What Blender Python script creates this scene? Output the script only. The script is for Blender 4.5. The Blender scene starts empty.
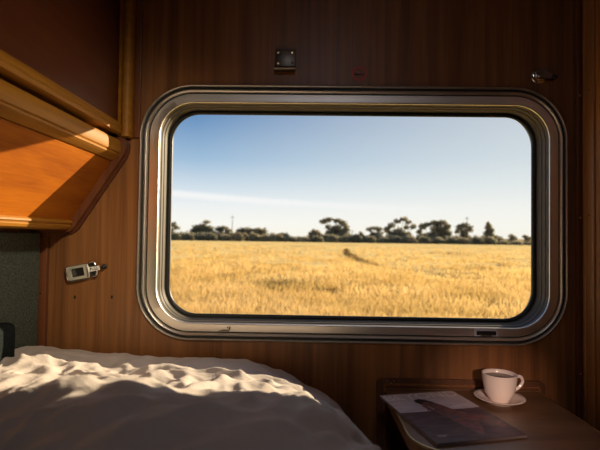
import bpy, bmesh, math, random
import numpy as np
from mathutils import Vector, Matrix, noise
from math import sin, cos, pi, radians, sqrt

random.seed(7)
EYE = 1.15           # height of the eye above the compartment floor
WY = 1.2             # inner face of the window wall
C = bpy.context.scene.collection

# ------------------------------------------------------------------ helpers
def link(o, parent=None):
    C.objects.link(o)
    if parent is not None:
        o.parent = parent
        o.matrix_parent_inverse = Matrix.Identity(4)
        o.location = o.location - world_loc(parent)
    return o

def world_loc(o):
    v = Vector(o.location)
    while o.parent:
        o = o.parent
        v = v + Vector(o.location)
    return v

def tag(o, label=None, cat=None, group=None, kind=None):
    if label: o['label'] = label
    if cat: o['category'] = cat
    if group: o['group'] = group
    if kind: o['kind'] = kind
    return o

def empty(name, loc, label=None, cat=None, group=None, kind=None):
    o = bpy.data.objects.new(name, None)
    o.empty_display_size = 0.05
    o.location = loc
    C.objects.link(o)
    return tag(o, label, cat, group, kind)

def obj(name, bm, mat, parent=None, smooth=None, origin=None):
    """mesh given in world coordinates (z already above the floor)"""
    bmesh.ops.recalc_face_normals(bm, faces=bm.faces[:])
    me = bpy.data.meshes.new(name)
    if origin is None and parent is None:
        co = [v.co for v in bm.verts]
        origin = Vector((sum(c.x for c in co)/len(co), sum(c.y for c in co)/len(co), min(c.z for c in co)))
    if origin is None:
        origin = world_loc(parent)
    origin = Vector(origin)
    bmesh.ops.translate(bm, verts=bm.verts[:], vec=-origin)
    bm.to_mesh(me); bm.free()
    me.materials.append(mat)
    if smooth is not None:
        for p in me.polygons: p.use_smooth = True
        if smooth < 180:
            me.set_sharp_from_angle(angle=radians(smooth))
    o = bpy.data.objects.new(name, me)
    o.location = origin
    link(o, parent)
    return o

def struct(name, bm, mat, parent=None, **k):
    o = obj(name, bm, mat, parent, **k)
    if parent is None: o['kind'] = 'structure'
    return o

def add_box(bm, x0, x1, y0, y1, z0, z1, bev=0.0, seg=2):
    r = bmesh.ops.create_cube(bm, size=1.0)
    vs = r['verts']
    bmesh.ops.scale(bm, vec=(x1-x0, y1-y0, z1-z0), verts=vs)
    bmesh.ops.translate(bm, vec=((x0+x1)/2, (y0+y1)/2, (z0+z1)/2), verts=vs)
    if bev > 0:
        es = list({e for v in vs for e in v.link_edges})
        bmesh.ops.bevel(bm, geom=es, offset=bev, segments=seg, profile=0.5, affect='EDGES')
    return bm

def box(*a, **k):
    return add_box(bmesh.new(), *a, **k)

def extrude_y(bm, prof, y0, y1):
    """closed xz outline extruded from y0 to y1"""
    a = [bm.verts.new((x, y0, z)) for x, z in prof]
    b = [bm.verts.new((x, y1, z)) for x, z in prof]
    n = len(prof)
    for i in range(n):
        bm.faces.new((a[i], a[(i+1) % n], b[(i+1) % n], b[i]))
    bm.faces.new(a); bm.faces.new(b[::-1])
    return bm

def extrude_z(bm, prof, z0, z1):
    a = [bm.verts.new((x, y, z0)) for x, y in prof]
    b = [bm.verts.new((x, y, z1)) for x, y in prof]
    n = len(prof)
    for i in range(n):
        bm.faces.new((a[i], a[(i+1) % n], b[(i+1) % n], b[i]))
    bm.faces.new(a); bm.faces.new(b[::-1])
    return bm

def bevel_all(bm, w, seg=2, ang=30):
    es = [e for e in bm.edges if len(e.link_faces) == 2 and e.calc_face_angle(0) > radians(ang)]
    bmesh.ops.bevel(bm, geom=es, offset=w, segments=seg, profile=0.5, affect='EDGES')
    return bm

def rrect(x0, x1, z0, z1, r, n=14):
    """rounded rectangle; r is one radius or four (bl, br, tr, tl)"""
    if not isinstance(r, (list, tuple)): r = (r,)*4
    pts = []
    for (cx, cz, a0, rr) in ((x0+r[0], z0+r[0], pi, r[0]), (x1-r[1], z0+r[1], 1.5*pi, r[1]),
                             (x1-r[2], z1-r[2], 0, r[2]), (x0+r[3], z1-r[3], .5*pi, r[3])):
        for i in range(n+1):
            a = a0 + .5*pi*i/n
            pts.append((cx+rr*cos(a), cz+rr*sin(a)))
    return pts

def lathe(bm, prof, c, n=48, cap=False):
    """prof: (r, z) list revolved round vertical axis at c"""
    rings = []
    for r, z in prof:
        rings.append([bm.verts.new((c[0]+r*cos(2*pi*i/n), c[1]+r*sin(2*pi*i/n), c[2]+z)) for i in range(n)])
    for a, b in zip(rings, rings[1:]):
        for i in range(n):
            bm.faces.new((a[i], a[(i+1) % n], b[(i+1) % n], b[i]))
    bm.faces.new(rings[0][::-1])
    if cap: bm.faces.new(rings[-1])
    return bm

def tube(bm, pts, rad, n=10, flat=None):
    """tube along points; rad may be list; caps closed"""
    pts = [Vector(p) for p in pts]
    if not isinstance(rad, (list, tuple)): rad = [rad]*len(pts)
    rings = []
    ref = Vector((0, 0, 1))
    for i, p in enumerate(pts):
        t = (pts[min(i+1, len(pts)-1)] - pts[max(i-1, 0)]).normalized()
        if abs(t.dot(ref)) > .95: r0 = Vector((0, 1, 0))
        else: r0 = ref
        u = t.cross(r0).normalized(); v = u.cross(t)
        rings.append([bm.verts.new(p + rad[i]*(cos(2*pi*k/n)*u + sin(2*pi*k/n)*v*(flat or 1))) for k in range(n)])
    for a, b in zip(rings, rings[1:]):
        for k in range(n):
            bm.faces.new((a[k], a[(k+1) % n], b[(k+1) % n], b[k]))
    bm.faces.new(rings[0][::-1]); bm.faces.new(rings[-1])
    return bm

def disc_y(bm, cx, cz, y0, y1, r, n=20):
    prof = [(cx+r*cos(2*pi*i/n), cz+r*sin(2*pi*i/n)) for i in range(n)]
    return extrude_y(bm, prof, y0, y1)

# ------------------------------------------------------------------ materials
def new_mat(name):
    m = bpy.data.materials.new(name); m.use_nodes = True
    nt = m.node_tree
    return m, nt, nt.nodes['Principled BSDF']

def lk(nt, a, b): nt.links.new(a, b)

def simple(name, col, rough=.5, metal=0., spec=.5, var=.0, scale=30, bump=0., coat=0.):
    m, nt, b = new_mat(name)
    b.inputs['Roughness'].default_value = rough
    b.inputs['Metallic'].default_value = metal
    b.inputs['Specular IOR Level'].default_value = spec
    b.inputs['Coat Weight'].default_value = coat
    g = nt.nodes.new('ShaderNodeNewGeometry')
    n = nt.nodes.new('ShaderNodeTexNoise'); n.inputs['Scale'].default_value = scale; n.inputs['Detail'].default_value = 5
    lk(nt, g.outputs['Position'], n.inputs['Vector'])
    r = nt.nodes.new('ShaderNodeValToRGB')
    r.color_ramp.elements[0].position = .3; r.color_ramp.elements[1].position = .7
    r.color_ramp.elements[0].color = (*[c*(1-var) for c in col], 1)
    r.color_ramp.elements[1].color = (*[min(1, c*(1+var)) for c in col], 1)
    lk(nt, n.outputs['Fac'], r.inputs['Fac']); lk(nt, r.outputs['Color'], b.inputs['Base Color'])
    if bump:
        bp = nt.nodes.new('ShaderNodeBump'); bp.inputs['Strength'].default_value = bump; bp.inputs['Distance'].default_value = .002
        lk(nt, n.outputs['Fac'], bp.inputs['Height']); lk(nt, bp.outputs['Normal'], b.inputs['Normal'])
    return m

def wood(name, dark, light, stretch=(48, 48, 1.3), rough=.38, coat=.25, fine=(520, 520, 7), band=.5, off=0, spec=.4):
    """veneer: long soft figure plus fine pores, running along the axis with the small scale"""
    m, nt, b = new_mat(name)
    g = nt.nodes.new('ShaderNodeNewGeometry')
    def mapped(s):
        mp = nt.nodes.new('ShaderNodeMapping'); mp.inputs['Scale'].default_value = s
        mp.inputs['Location'].default_value = (off, off*.7, off*.3)
        lk(nt, g.outputs['Position'], mp.inputs['Vector']); return mp.outputs[0]
    n1 = nt.nodes.new('ShaderNodeTexNoise'); n1.inputs['Scale'].default_value = 1; n1.inputs['Detail'].default_value = 6
    n1.inputs['Distortion'].default_value = .6
    lk(nt, mapped(stretch), n1.inputs['Vector'])
    n2 = nt.nodes.new('ShaderNodeTexNoise'); n2.inputs['Scale'].default_value = 1; n2.inputs['Detail'].default_value = 3
    lk(nt, mapped(fine), n2.inputs['Vector'])
    n3 = nt.nodes.new('ShaderNodeTexNoise'); n3.inputs['Scale'].default_value = 1; n3.inputs['Detail'].default_value = 2
    lk(nt, mapped(tuple(s*.12 for s in stretch)), n3.inputs['Vector'])
    mx = nt.nodes.new('ShaderNodeMath'); mx.operation = 'MULTIPLY_ADD'
    lk(nt, n2.outputs['Fac'], mx.inputs[0]); mx.inputs[1].default_value = .55
    lk(nt, n1.outputs['Fac'], mx.inputs[2])
    m2 = nt.nodes.new('ShaderNodeMath'); m2.operation = 'MULTIPLY_ADD'
    lk(nt, n3.outputs['Fac'], m2.inputs[0]); m2.inputs[1].default_value = band
    lk(nt, mx.outputs[0], m2.inputs[2])
    r = nt.nodes.new('ShaderNodeValToRGB')
    c = .5+.275+band*.5
    r.color_ramp.elements[0].position = (c-.40)/2; r.color_ramp.elements[1].position = (c+.40)/2
    r.color_ramp.elements[0].color = (*dark, 1); r.color_ramp.elements[1].color = (*light, 1)
    hv = nt.nodes.new('ShaderNodeMath'); hv.operation = 'MULTIPLY'; hv.inputs[1].default_value = .5
    lk(nt, m2.outputs[0], hv.inputs[0])
    lk(nt, hv.outputs[0], r.inputs['Fac']); lk(nt, r.outputs['Color'], b.inputs['Base Color'])
    bp = nt.nodes.new('ShaderNodeBump'); bp.inputs['Strength'].default_value = .15; bp.inputs['Distance'].default_value = .0006
    lk(nt, n2.outputs['Fac'], bp.inputs['Height']); lk(nt, bp.outputs['Normal'], b.inputs['Normal'])
    b.inputs['Roughness'].default_value = rough
    b.inputs['Coat Weight'].default_value = coat; b.inputs['Coat Roughness'].default_value = .3
    b.inputs['Specular IOR Level'].default_value = spec
    return m

M = {}
M['wall'] = wood('walnut_veneer', (.074, .027, .0095), (.345, .145, .044), rough=.42, coat=.1)
M['wall_dark'] = wood('reddish_trim_wood', (.085, .026, .010), (.19, .066, .024), rough=.4, coat=.1, off=3)
M['right'] = wood('right_wall_veneer', (.20, .075, .022), (.50, .23, .07), rough=.4, coat=.15, off=5)
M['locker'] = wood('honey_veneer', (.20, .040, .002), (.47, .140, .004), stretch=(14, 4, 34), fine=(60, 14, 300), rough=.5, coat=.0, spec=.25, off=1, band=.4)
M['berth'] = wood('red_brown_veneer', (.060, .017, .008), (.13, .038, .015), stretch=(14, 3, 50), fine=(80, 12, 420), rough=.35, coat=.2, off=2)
M['mould'] = wood('golden_moulding_wood', (.21, .080, .008), (.42, .185, .018), stretch=(40, 3, 60), fine=(300, 12, 420), rough=.5, coat=.0, spec=.3, off=4, band=.3)
M['table'] = wood('table_veneer', (.075, .036, .017), (.26, .135, .062), stretch=(4, 26, 26), fine=(14, 300, 300), rough=.38, coat=.2, off=6)
M['table_back'] = wood('table_backing_wood', (.07, .028, .012), (.16, .065, .028), rough=.45, off=8)
def brushed(name, col, rough, mix=.0):
    m, nt, b = new_mat(name)
    b.inputs['Base Color'].default_value = (*col, 1)
    b.inputs['Metallic'].default_value = 1
    g = nt.nodes.new('ShaderNodeNewGeometry')
    n = nt.nodes.new('ShaderNodeTexNoise'); n.inputs['Scale'].default_value = 6; n.inputs['Detail'].default_value = 6
    lk(nt, g.outputs['Position'], n.inputs['Vector'])
    mr = nt.nodes.new('ShaderNodeMapRange'); mr.inputs['To Min'].default_value = rough*.8; mr.inputs['To Max'].default_value = rough*1.25
    lk(nt, n.outputs['Fac'], mr.inputs['Value']); lk(nt, mr.outputs[0], b.inputs['Roughness'])
    return m
M['alu'] = brushed('satin_aluminium', (.86, .81, .73), .42)
M['reveal'] = simple('grey_painted_reveal', (.12, .108, .090), .5, var=.06, spec=.2)
M['pull'] = brushed('bluish_satin_metal', (.80, .86, .98), .5)
M['latch'] = brushed('cream_satin_metal', (.95, .92, .80), .5)
M['chrome'] = brushed('worn_chrome', (.82, .80, .76), .16)
M['bronze'] = brushed('dark_bronze_metal', (.20, .17, .14), .38)
M['brass'] = brushed('brass_screw', (.75, .55, .28), .3)
M['rubber'] = simple('black_green_rubber', (.018, .020, .018), .45, var=.2)
M['black'] = simple('black_plastic', (.010, .009, .009), .4)
M['fabric_wall'] = simple('grey_green_upholstery', (.085, .098, .080), .95, var=.5, scale=260, bump=.8, spec=.1)
M['cushion'] = simple('dark_green_cushion_cloth', (.018, .022, .022), .95, var=.3, scale=200, bump=.2, spec=.0)
M['ceil'] = simple('cream_ceiling_laminate', (.30, .22, .15), .6, var=.05)
M['carpet'] = simple('dark_carpet', (.05, .04, .035), .95, var=.3, scale=150)
M['china'] = simple('white_glazed_china', (.88, .77, .69), .16, var=.01, coat=.4)
M['coffee'] = simple('milky_coffee', (.09, .045, .028), .2, var=.2, scale=60)
M['white_tag'] = simple('white_tag_paint', (.75, .72, .66), .5)
M['ink'] = simple('black_ink', (.012, .012, .012), .6)
M['red'] = simple('dull_red_sticker_print', (.50, .06, .045), .5)
M['paper'] = simple('magazine_paper_block', (.14, .11, .10), .7)
M['sheet'] = simple('mattress_cloth', (.55, .50, .45), .9, var=.05)
M['steel'] = simple('carriage_skin', (.45, .45, .46), .4, metal=.8)

# duvet cotton with a fine weave and faint stripe
m, nt, b = new_mat('cream_cotton')
b.inputs['Base Color'].default_value = (.54, .48, .44, 1); b.inputs['Roughness'].default_value = .9
b.inputs['Specular IOR Level'].default_value = .15
b.inputs['Sheen Weight'].default_value = .1
g = nt.nodes.new('ShaderNodeNewGeometry')
n = nt.nodes.new('ShaderNodeTexNoise'); n.inputs['Scale'].default_value = 45; n.inputs['Detail'].default_value = 7; n.inputs['Distortion'].default_value = .6
lk(nt, g.outputs['Position'], n.inputs['Vector'])
bp = nt.nodes.new('ShaderNodeBump'); bp.inputs['Strength'].default_value = .55; bp.inputs['Distance'].default_value = .004
lk(nt, n.outputs['Fac'], bp.inputs['Height']); lk(nt, bp.outputs['Normal'], b.inputs['Normal'])
M['duvet'] = m

# window glass: clear, weak reflection
m = bpy.data.materials.new('window_glass'); m.use_nodes = True; nt = m.node_tree
nt.nodes.clear()
out = nt.nodes.new('ShaderNodeOutputMaterial'); mix = nt.nodes.new('ShaderNodeMixShader')
tr = nt.nodes.new('ShaderNodeBsdfTransparent'); gl = nt.nodes.new('ShaderNodeBsdfGlossy'); fr = nt.nodes.new('ShaderNodeFresnel')
tr.inputs['Color'].default_value = (.985, .99, .985, 1); gl.inputs['Roughness'].default_value = .02
gb = nt.nodes.new('ShaderNodeNewGeometry'); io = nt.nodes.new('ShaderNodeMix')      # same index of refraction from either face of the pane
io.inputs[2].default_value = 1.35; io.inputs[3].default_value = 1/1.35
lk(nt, gb.outputs['Backfacing'], io.inputs[0]); lk(nt, io.outputs[0], fr.inputs['IOR'])
lk(nt, fr.outputs[0], mix.inputs[0]); lk(nt, tr.outputs[0], mix.inputs[1]); lk(nt, gl.outputs[0], mix.inputs[2]); lk(nt, mix.outputs[0], out.inputs[0])
M['glass'] = m

# leaves / grass (light passes through them)
def leafy(name, c0, c1, trans, scale=.4):
    m = bpy.data.materials.new(name); m.use_nodes = True; nt = m.node_tree; nt.nodes.clear()
    out = nt.nodes.new('ShaderNodeOutputMaterial'); mix = nt.nodes.new('ShaderNodeMixShader')
    d = nt.nodes.new('ShaderNodeBsdfDiffuse'); t = nt.nodes.new('ShaderNodeBsdfTranslucent')
    g = nt.nodes.new('ShaderNodeNewGeometry'); n = nt.nodes.new('ShaderNodeTexNoise'); n.inputs['Scale'].default_value = scale
    n.inputs['Detail'].default_value = 4
    r = nt.nodes.new('ShaderNodeValToRGB'); r.color_ramp.elements[0].position = .35; r.color_ramp.elements[1].position = .65
    r.color_ramp.elements[0].color = (*c0, 1); r.color_ramp.elements[1].color = (*c1, 1)
    lk(nt, g.outputs['Position'], n.inputs['Vector']); lk(nt, n.outputs['Fac'], r.inputs['Fac'])
    lk(nt, r.outputs['Color'], d.inputs['Color']); lk(nt, r.outputs['Color'], t.inputs['Color'])
    mix.inputs[0].default_value = trans
    lk(nt, d.outputs[0], mix.inputs[1]); lk(nt, t.outputs[0], mix.inputs[2]); lk(nt, mix.outputs[0], out.inputs[0])
    return m
M['grass'] = leafy('dry_golden_grass', (.66, .46, .16), (.90, .67, .29), .5, .25)
M['grass_dark'] = leafy('dull_brown_scrub', (.16, .11, .05), (.26, .18, .08), .3, .6)
M['leaf'] = leafy('eucalypt_leaves', (.31, .29, .20), (.44, .40, .26), .45, .15)
M['leaf_green'] = leafy('olive_leaves', (.36, .31, .20), (.50, .42, .27), .4, .15)
M['bark'] = simple('pale_bark', (.20, .16, .12), .9, var=.3, scale=2)
M['post_wood'] = simple('weathered_pole_wood', (.20, .17, .15), .9)
M['shed'] = simple('pale_blue_sheet_metal', (.50, .56, .62), .5)
M['shed_roof'] = simple('grey_roof_metal', (.40, .40, .42), .5)

m, nt, b = new_mat('straw_field')
b.inputs['Roughness'].default_value = 1; b.inputs['Specular IOR Level'].default_value = 0
g = nt.nodes.new('ShaderNodeNewGeometry')
def fn(scale, st, det=5):
    mp = nt.nodes.new('ShaderNodeMapping'); mp.inputs['Scale'].default_value = st
    n = nt.nodes.new('ShaderNodeTexNoise'); n.inputs['Scale'].default_value = scale; n.inputs['Detail'].default_value = det
    lk(nt, g.outputs['Position'], mp.inputs['Vector']); lk(nt, mp.outputs[0], n.inputs['Vector']); return n.outputs['Fac']
a = fn(.09, (1, .45, 1)); c = fn(.9, (1, .8, 1))
mm = nt.nodes.new('ShaderNodeMath'); mm.operation = 'MULTIPLY_ADD'; mm.inputs[1].default_value = .5
lk(nt, c, mm.inputs[0]); lk(nt, a, mm.inputs[2])
r = nt.nodes.new('ShaderNodeValToRGB')
r.color_ramp.elements[0].position = .52; r.color_ramp.elements[0].color = (.50, .33, .12, 1)
r.color_ramp.elements[1].position = .72; r.color_ramp.elements[1].color = (.92, .68, .27, 1)
e = r.color_ramp.elements.new(.62); e.color = (.84, .60, .22, 1)
lk(nt, mm.outputs[0], r.inputs['Fac']); lk(nt, r.outputs['Color'], b.inputs['Base Color'])
bp = nt.nodes.new('ShaderNodeBump'); bp.inputs['Strength'].default_value = .5; bp.inputs['Distance'].default_value = .3
lk(nt, c, bp.inputs['Height']); lk(nt, bp.outputs['Normal'], b.inputs['Normal'])
M['field'] = m
M['hill'] = simple('distant_straw_hill', (.62, .46, .24), 1, var=.15, scale=.01, spec=0)

# ------------------------------------------------------------------ world and sun
SUN = Vector((1.12, 1.0, .415)).normalized()
w = bpy.data.worlds.new('sky'); bpy.context.scene.world = w; w.use_nodes = True
nt = w.node_tree; bg = nt.nodes['Background']
tc = nt.nodes.new('ShaderNodeTexCoord'); sp = nt.nodes.new('ShaderNodeSeparateXYZ')
nz = nt.nodes.new('ShaderNodeVectorMath'); nz.operation = 'NORMALIZE'
lk(nt, tc.outputs['Generated'], nz.inputs[0]); lk(nt, nz.outputs[0], sp.inputs[0])
r = nt.nodes.new('ShaderNodeValToRGB'); cr = r.color_ramp
def s2l(c): return tuple(((v/255)/12.92 if v/255 <= .04045 else (((v/255)+.055)/1.055)**2.4) for v in c)
cr.elements[0].position = 0; cr.elements[0].color = (*s2l((252, 246, 232)), 1)
cr.elements[1].position = 1; cr.elements[1].color = (.05, .12, .33, 1)
for p, c in ((.03, (250, 248, 242)), (.065, (238, 241, 242)), (.10, (212, 225, 236)), (.16, (160, 190, 218)), (.25, (100, 142, 190)), (.45, (62, 104, 160))):
    e = cr.elements.new(p); e.color = (*s2l(c), 1)
lk(nt, sp.outputs['Z'], r.inputs['Fac'])
dt = nt.nodes.new('ShaderNodeVectorMath'); dt.operation = 'DOT_PRODUCT'; lk(nt, nz.outputs[0], dt.inputs[0]); dt.inputs[1].default_value = SUN
mr = nt.nodes.new('ShaderNodeMapRange'); mr.inputs['From Min'].default_value = .5; mr.inputs['From Max'].default_value = 1.0
mr.inputs['To Min'].default_value = 0; mr.inputs['To Max'].default_value = .62
lk(nt, dt.outputs['Value'], mr.inputs['Value'])
mx = nt.nodes.new('ShaderNodeMix'); mx.data_type = 'RGBA'
lk(nt, mr.outputs[0], mx.inputs[0]); lk(nt, r.outputs['Color'], mx.inputs[6]); mx.inputs[7].default_value = (*s2l((246, 244, 234)), 1)
# one thin streak of high cloud
def wmath(op, a, b=None, c=None):
    n = nt.nodes.new('ShaderNodeMath'); n.operation = op
    for i, v in enumerate((a, b, c)):
        if v is None: continue
        if isinstance(v, (int, float)): n.inputs[i].default_value = v
        else: lk(nt, v, n.inputs[i])
    return n.outputs[0]
mp = nt.nodes.new('ShaderNodeMapping'); mp.inputs['Scale'].default_value = (3, 3, 60)
cn = nt.nodes.new('ShaderNodeTexNoise'); cn.inputs['Scale'].default_value = 1.2; cn.inputs['Detail'].default_value = 4
lk(nt, nz.outputs[0], mp.inputs[0]); lk(nt, mp.outputs[0], cn.inputs['Vector'])
line = wmath('MULTIPLY_ADD', sp.outputs['X'], -.052, .0725)          # height of the streak falls to the right
dz = wmath('SUBTRACT', sp.outputs['Z'], line)
wob = wmath('MULTIPLY_ADD', cn.outputs['Fac'], .012, -.006)
dz = wmath('ABSOLUTE', wmath('ADD', dz, wob))
fac = nt.nodes.new('ShaderNodeMapRange'); fac.inputs['From Min'].default_value = .002; fac.inputs['From Max'].default_value = .012
fac.inputs['To Min'].default_value = .9; fac.inputs['To Max'].default_value = 0; fac.interpolation_type = 'SMOOTHSTEP'
lk(nt, dz, fac.inputs['Value'])
fx = nt.nodes.new('ShaderNodeMapRange'); fx.inputs['From Min'].default_value = -.05; fx.inputs['From Max'].default_value = .35
fx.inputs['To Min'].default_value = 1; fx.inputs['To Max'].default_value = .15
lk(nt, sp.outputs['X'], fx.inputs['Value'])
mc = nt.nodes.new('ShaderNodeMix'); mc.data_type = 'RGBA'
lk(nt, wmath('MULTIPLY', fac.outputs[0], fx.outputs[0]), mc.inputs[0])
lk(nt, mx.outputs[2], mc.inputs[6]); mc.inputs[7].default_value = (*s2l((246, 246, 246)), 1)
lk(nt, mc.outputs[2], bg.inputs['Color']); bg.inputs['Strength'].default_value = 1.07

import math as _m
sl = bpy.data.lights.new('sun', 'SUN'); sl.energy = 10.5; sl.angle = radians(.6); sl.color = (1, .79, .52)
so = bpy.data.objects.new('sun', sl); so.rotation_euler = SUN.to_track_quat('Z', 'Y').to_euler(); C.objects.link(so)
so.location = (40, 40, 20)
# unseen fill lights added behind the viewer: a narrow one brightening the cup,
# one for the wall left of the window, and a weak one overhead
def area(name, loc, aim, energy, size, spread, col):
    al = bpy.data.lights.new(name, 'AREA'); al.shape = 'DISK'; al.size = size
    al.energy = energy; al.color = col; al.spread = radians(spread)
    ao = bpy.data.objects.new(name, al); ao.location = loc
    ao.rotation_euler = (Vector(aim)-Vector(loc)).to_track_quat('-Z', 'Y').to_euler()
    C.objects.link(ao)
area('cup_fill', (.20, -1.0, 1.42), (.452, 1.08, .79), .068, .05, 9, (1.0, .66, .52))  # added fill, narrow beam that lifts the cup
area('left_wall_fill', (.52, -.5, 2.10), (-.56, 1.2, 1.08), .62, .14, 28, (1.0, .84, .62))  # added fill that lifts the wall beside the latch
area('overhead_fill', (.05, -.35, 2.12), (.30, 1.05, .80), .40, .22, 80, (.96, .92, 1.0))  # added broad fill from above, no fixture

# ------------------------------------------------------------------ camera
cd = bpy.data.cameras.new('camera'); cd.sensor_width = 36; cd.lens = 467*36/600
cd.dof.use_dof = True; cd.dof.focus_distance = 1.2; cd.dof.aperture_fstop = 5.0
co = bpy.data.objects.new('camera', cd); C.objects.link(co); bpy.context.scene.camera = co
yaw, pitch, roll = radians(1.0), radians(1.55), radians(.8)
fw = Vector((-sin(yaw)*cos(pitch), cos(yaw)*cos(pitch), sin(pitch)))
rt = Vector((cos(yaw), sin(yaw), 0)); up = rt.cross(fw)
r2 = cos(roll)*rt + sin(roll)*up; u2 = cos(roll)*up - sin(roll)*rt
co.matrix_world = Matrix(((r2.x, u2.x, -fw.x, 0), (r2.y, u2.y, -fw.y, 0), (r2.z, u2.z, -fw.z, EYE), (0, 0, 0, 1)))
cd.clip_end = 6000; cd.clip_start = .01
vs = bpy.context.scene.view_settings
vs.view_transform = 'Standard'; vs.look = 'None'; vs.gamma = 1; vs.use_curve_mapping = False; vs.exposure = 0.0

# ------------------------------------------------------------------ room shell
XL, XR, YB, ZC = -.692, .694, -1.2, 2.18
Z = lambda z: z + EYE
GX0, GX1, GZ0, GZ1, GR = -.374, .599, Z(-.211), Z(.334), .078
def ring(d, n=14): return rrect(GX0-d, GX1+d*.90, GZ0-d*.84, GZ1+d*.90, GR+d*.9, n)   # the frame is a little narrower on three sides

def wall_with_hole(y, d, x0, x1, z0, z1, y2):
    bm = bmesh.new()
    loops = []
    for yy in (y, y2):
        hole = [bm.verts.new((x, yy, z)) for x, z in ring(d)]
        outer = [bm.verts.new((x, yy, z)) for x, z in ((x0, z0), (x1, z0), (x1, z1), (x0, z1))]
        es = []
        for lp in (hole, outer):
            for i in range(len(lp)): es.append(bm.edges.new((lp[i], lp[(i+1) % len(lp)])))
        bmesh.ops.triangle_fill(bm, use_beauty=True, use_dissolve=False, edges=es)
        loops.append((hole, outer))
    for k in (0, 1):
        a, b = loops[0][k], loops[1][k]
        for i in range(len(a)): bm.faces.new((a[i], a[(i+1) % len(a)], b[(i+1) % len(a)], b[i]))
    return bm

struct('wall_front', wall_with_hole(WY, .05, XL-.06, XR+.06, -.03, ZC+.03, WY+.05), M['wall'])
struct('wall_outside', wall_with_hole(WY+.052, .03, -2.6, 2.6, -.25, 2.7, WY+.092), M['steel'])
struct('wall_left', box(XL-.04, XL, YB, WY, 0, ZC), M['wall'])
struct('wall_right', box(XR, XR+.04, YB, WY, 0, ZC), M['right'])
struct('wall_back', box(XL-.04, XR+.04, YB-.04, YB, 0, ZC), M['wall'])
struct('floor', box(XL-.04, XR+.04, YB-.04, WY, -.04, 0), M['carpet'])
struct('ceiling', box(XL-.04, XR+.04, YB-.04, WY, ZC, ZC+.04), M['ceil'])

def screw(parent, x, y, z, r=.003, mat=None, name='screw'):
    bm = disc_y(bmesh.new(), x, z, y-.002, y, r, 12)
    return obj(name, bm, mat or M['brass'], parent)

# corner strips
t = empty('trim_1', (XL+.01, WY-.012, 0), kind='structure')
obj('strip', box(XL, XL+.024, WY-.014, WY, .55, Z(.01), bev=.002), M['wall_dark'], t, smooth=40)
for z in (Z(.002)-.012, Z(-.15)): screw(t, XL+.014, WY-.014, z, .0028)
t = empty('trim_2', (XR-.01, WY-.012, 0), kind='structure')
obj('strip', box(XR-.016, XR, WY-.012, WY, .0, ZC, bev=.002), M['wall_dark'], t, smooth=40)
for z in (Z(.37), Z(.06), Z(-.33)): screw(t, XR-.009, WY-.012, z, .0022)
# vertical boards on the right wall next to the corner
t = empty('trim_3', (XR-.01, 1.16, 0), kind='structure')
bm = bmesh.new()
extrude_z(bm, [(XR, 1.186), (XR-.004, 1.184), (XR-.008, 1.178), (XR-.008, 1.171), (XR-.0055, 1.1685), (XR-.008, 1.166),
               (XR-.008, 1.142), (XR-.006, 1.137), (XR, 1.135)], 0, ZC)
obj('board', bm, M['right'], t, smooth=30)
bm = bmesh.new(); extrude_z(bm, [(XR, 1.127), (XR-.006, 1.126), (XR-.010, 1.121), (XR-.010, .9), (XR, .9)], 0, ZC)
obj('board', bm, M['right'], t, smooth=30)
for y_, z_ in ((1.150, .065), (1.150, .372), (1.150, -.28)):
    bm = lathe(bmesh.new(), [(.0025, 0), (.0025, .0015)], (0, 0, 0), 10, True)
    bmesh.ops.rotate(bm, verts=bm.verts[:], matrix=Matrix.Rotation(-pi/2, 3, 'Y'))
    bmesh.ops.translate(bm, verts=bm.verts[:], vec=(XR-.0078, y_, Z(z_)))
    obj('screw', bm, M['bronze'], t)

# ------------------------------------------------------------------ window
win = empty('window_1', ((GX0+GX1)/2, WY, GZ0), kind='structure')
def sweep(prof, closed=False, n=14):
    bm = bmesh.new(); rs = []
    for d, y in prof:
        rs.append([bm.verts.new((x, y, z)) for x, z in ring(d, n)])
    pairs = list(zip(rs, rs[1:]))
    if closed: pairs.append((rs[-1], rs[0]))
    N = len(rs[0])
    for a, b in pairs:
        for i in range(N): bm.faces.new((a[i], a[(i+1) % N], b[(i+1) % N], b[i]))
    return bm
N_ = 20
bm = sweep([(.055, 1.2), (.0655, 1.2), (.0655, 1.195), (.0645, 1.1925), (.0620, 1.1915), (.0598, 1.193), (.0588, 1.198), (.055, 1.1995)], True, N_)
obj('outer_lip', bm, M['alu'], win, smooth=50)
obj('rubber_seal', sweep([(.0592, 1.1975), (.0575, 1.1955), (.054, 1.1945), (.051, 1.1965), (.0500, 1.1985), (.055, 1.2)], True, N_), M['rubber'], win, smooth=60)
obj('retaining_bead', sweep([(.0505, 1.199), (.0502, 1.192), (.0485, 1.1885), (.0455, 1.1870), (.0425, 1.1885), (.0408, 1.193), (.0405, 1.199)], True, N_), M['alu'], win, smooth=50)
obj('rubber_seal', sweep([(.0408, 1.1985), (.0406, 1.1945), (.0366, 1.1945), (.0364, 1.1985)], True, N_), M['rubber'], win, smooth=60)
bm = sweep([(.0368, 1.199), (.0368, 1.1905), (.0360, 1.1893), (.0345, 1.1890), (.0150, 1.1890), (.0132, 1.1878), (.0115, 1.1885), (.0110, 1.191),
            (.020, 1.192), (.020, 1.199)], True, N_)
obj('frame', bm, M['alu'], win, smooth=35)
bm = sweep([(.0110, 1.191), (.0105, 1.196), (.0118, 1.198), (.0112, 1.207), (.0094, 1.208), (.0088, 1.2145), (.0102, 1.2155), (.0094, 1.2235),
            (.0078, 1.2245), (.0060, 1.250), (.020, 1.250), (.020, 1.1915)], True, N_)
obj('reveal', bm, M['reveal'], win, smooth=35)
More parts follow.
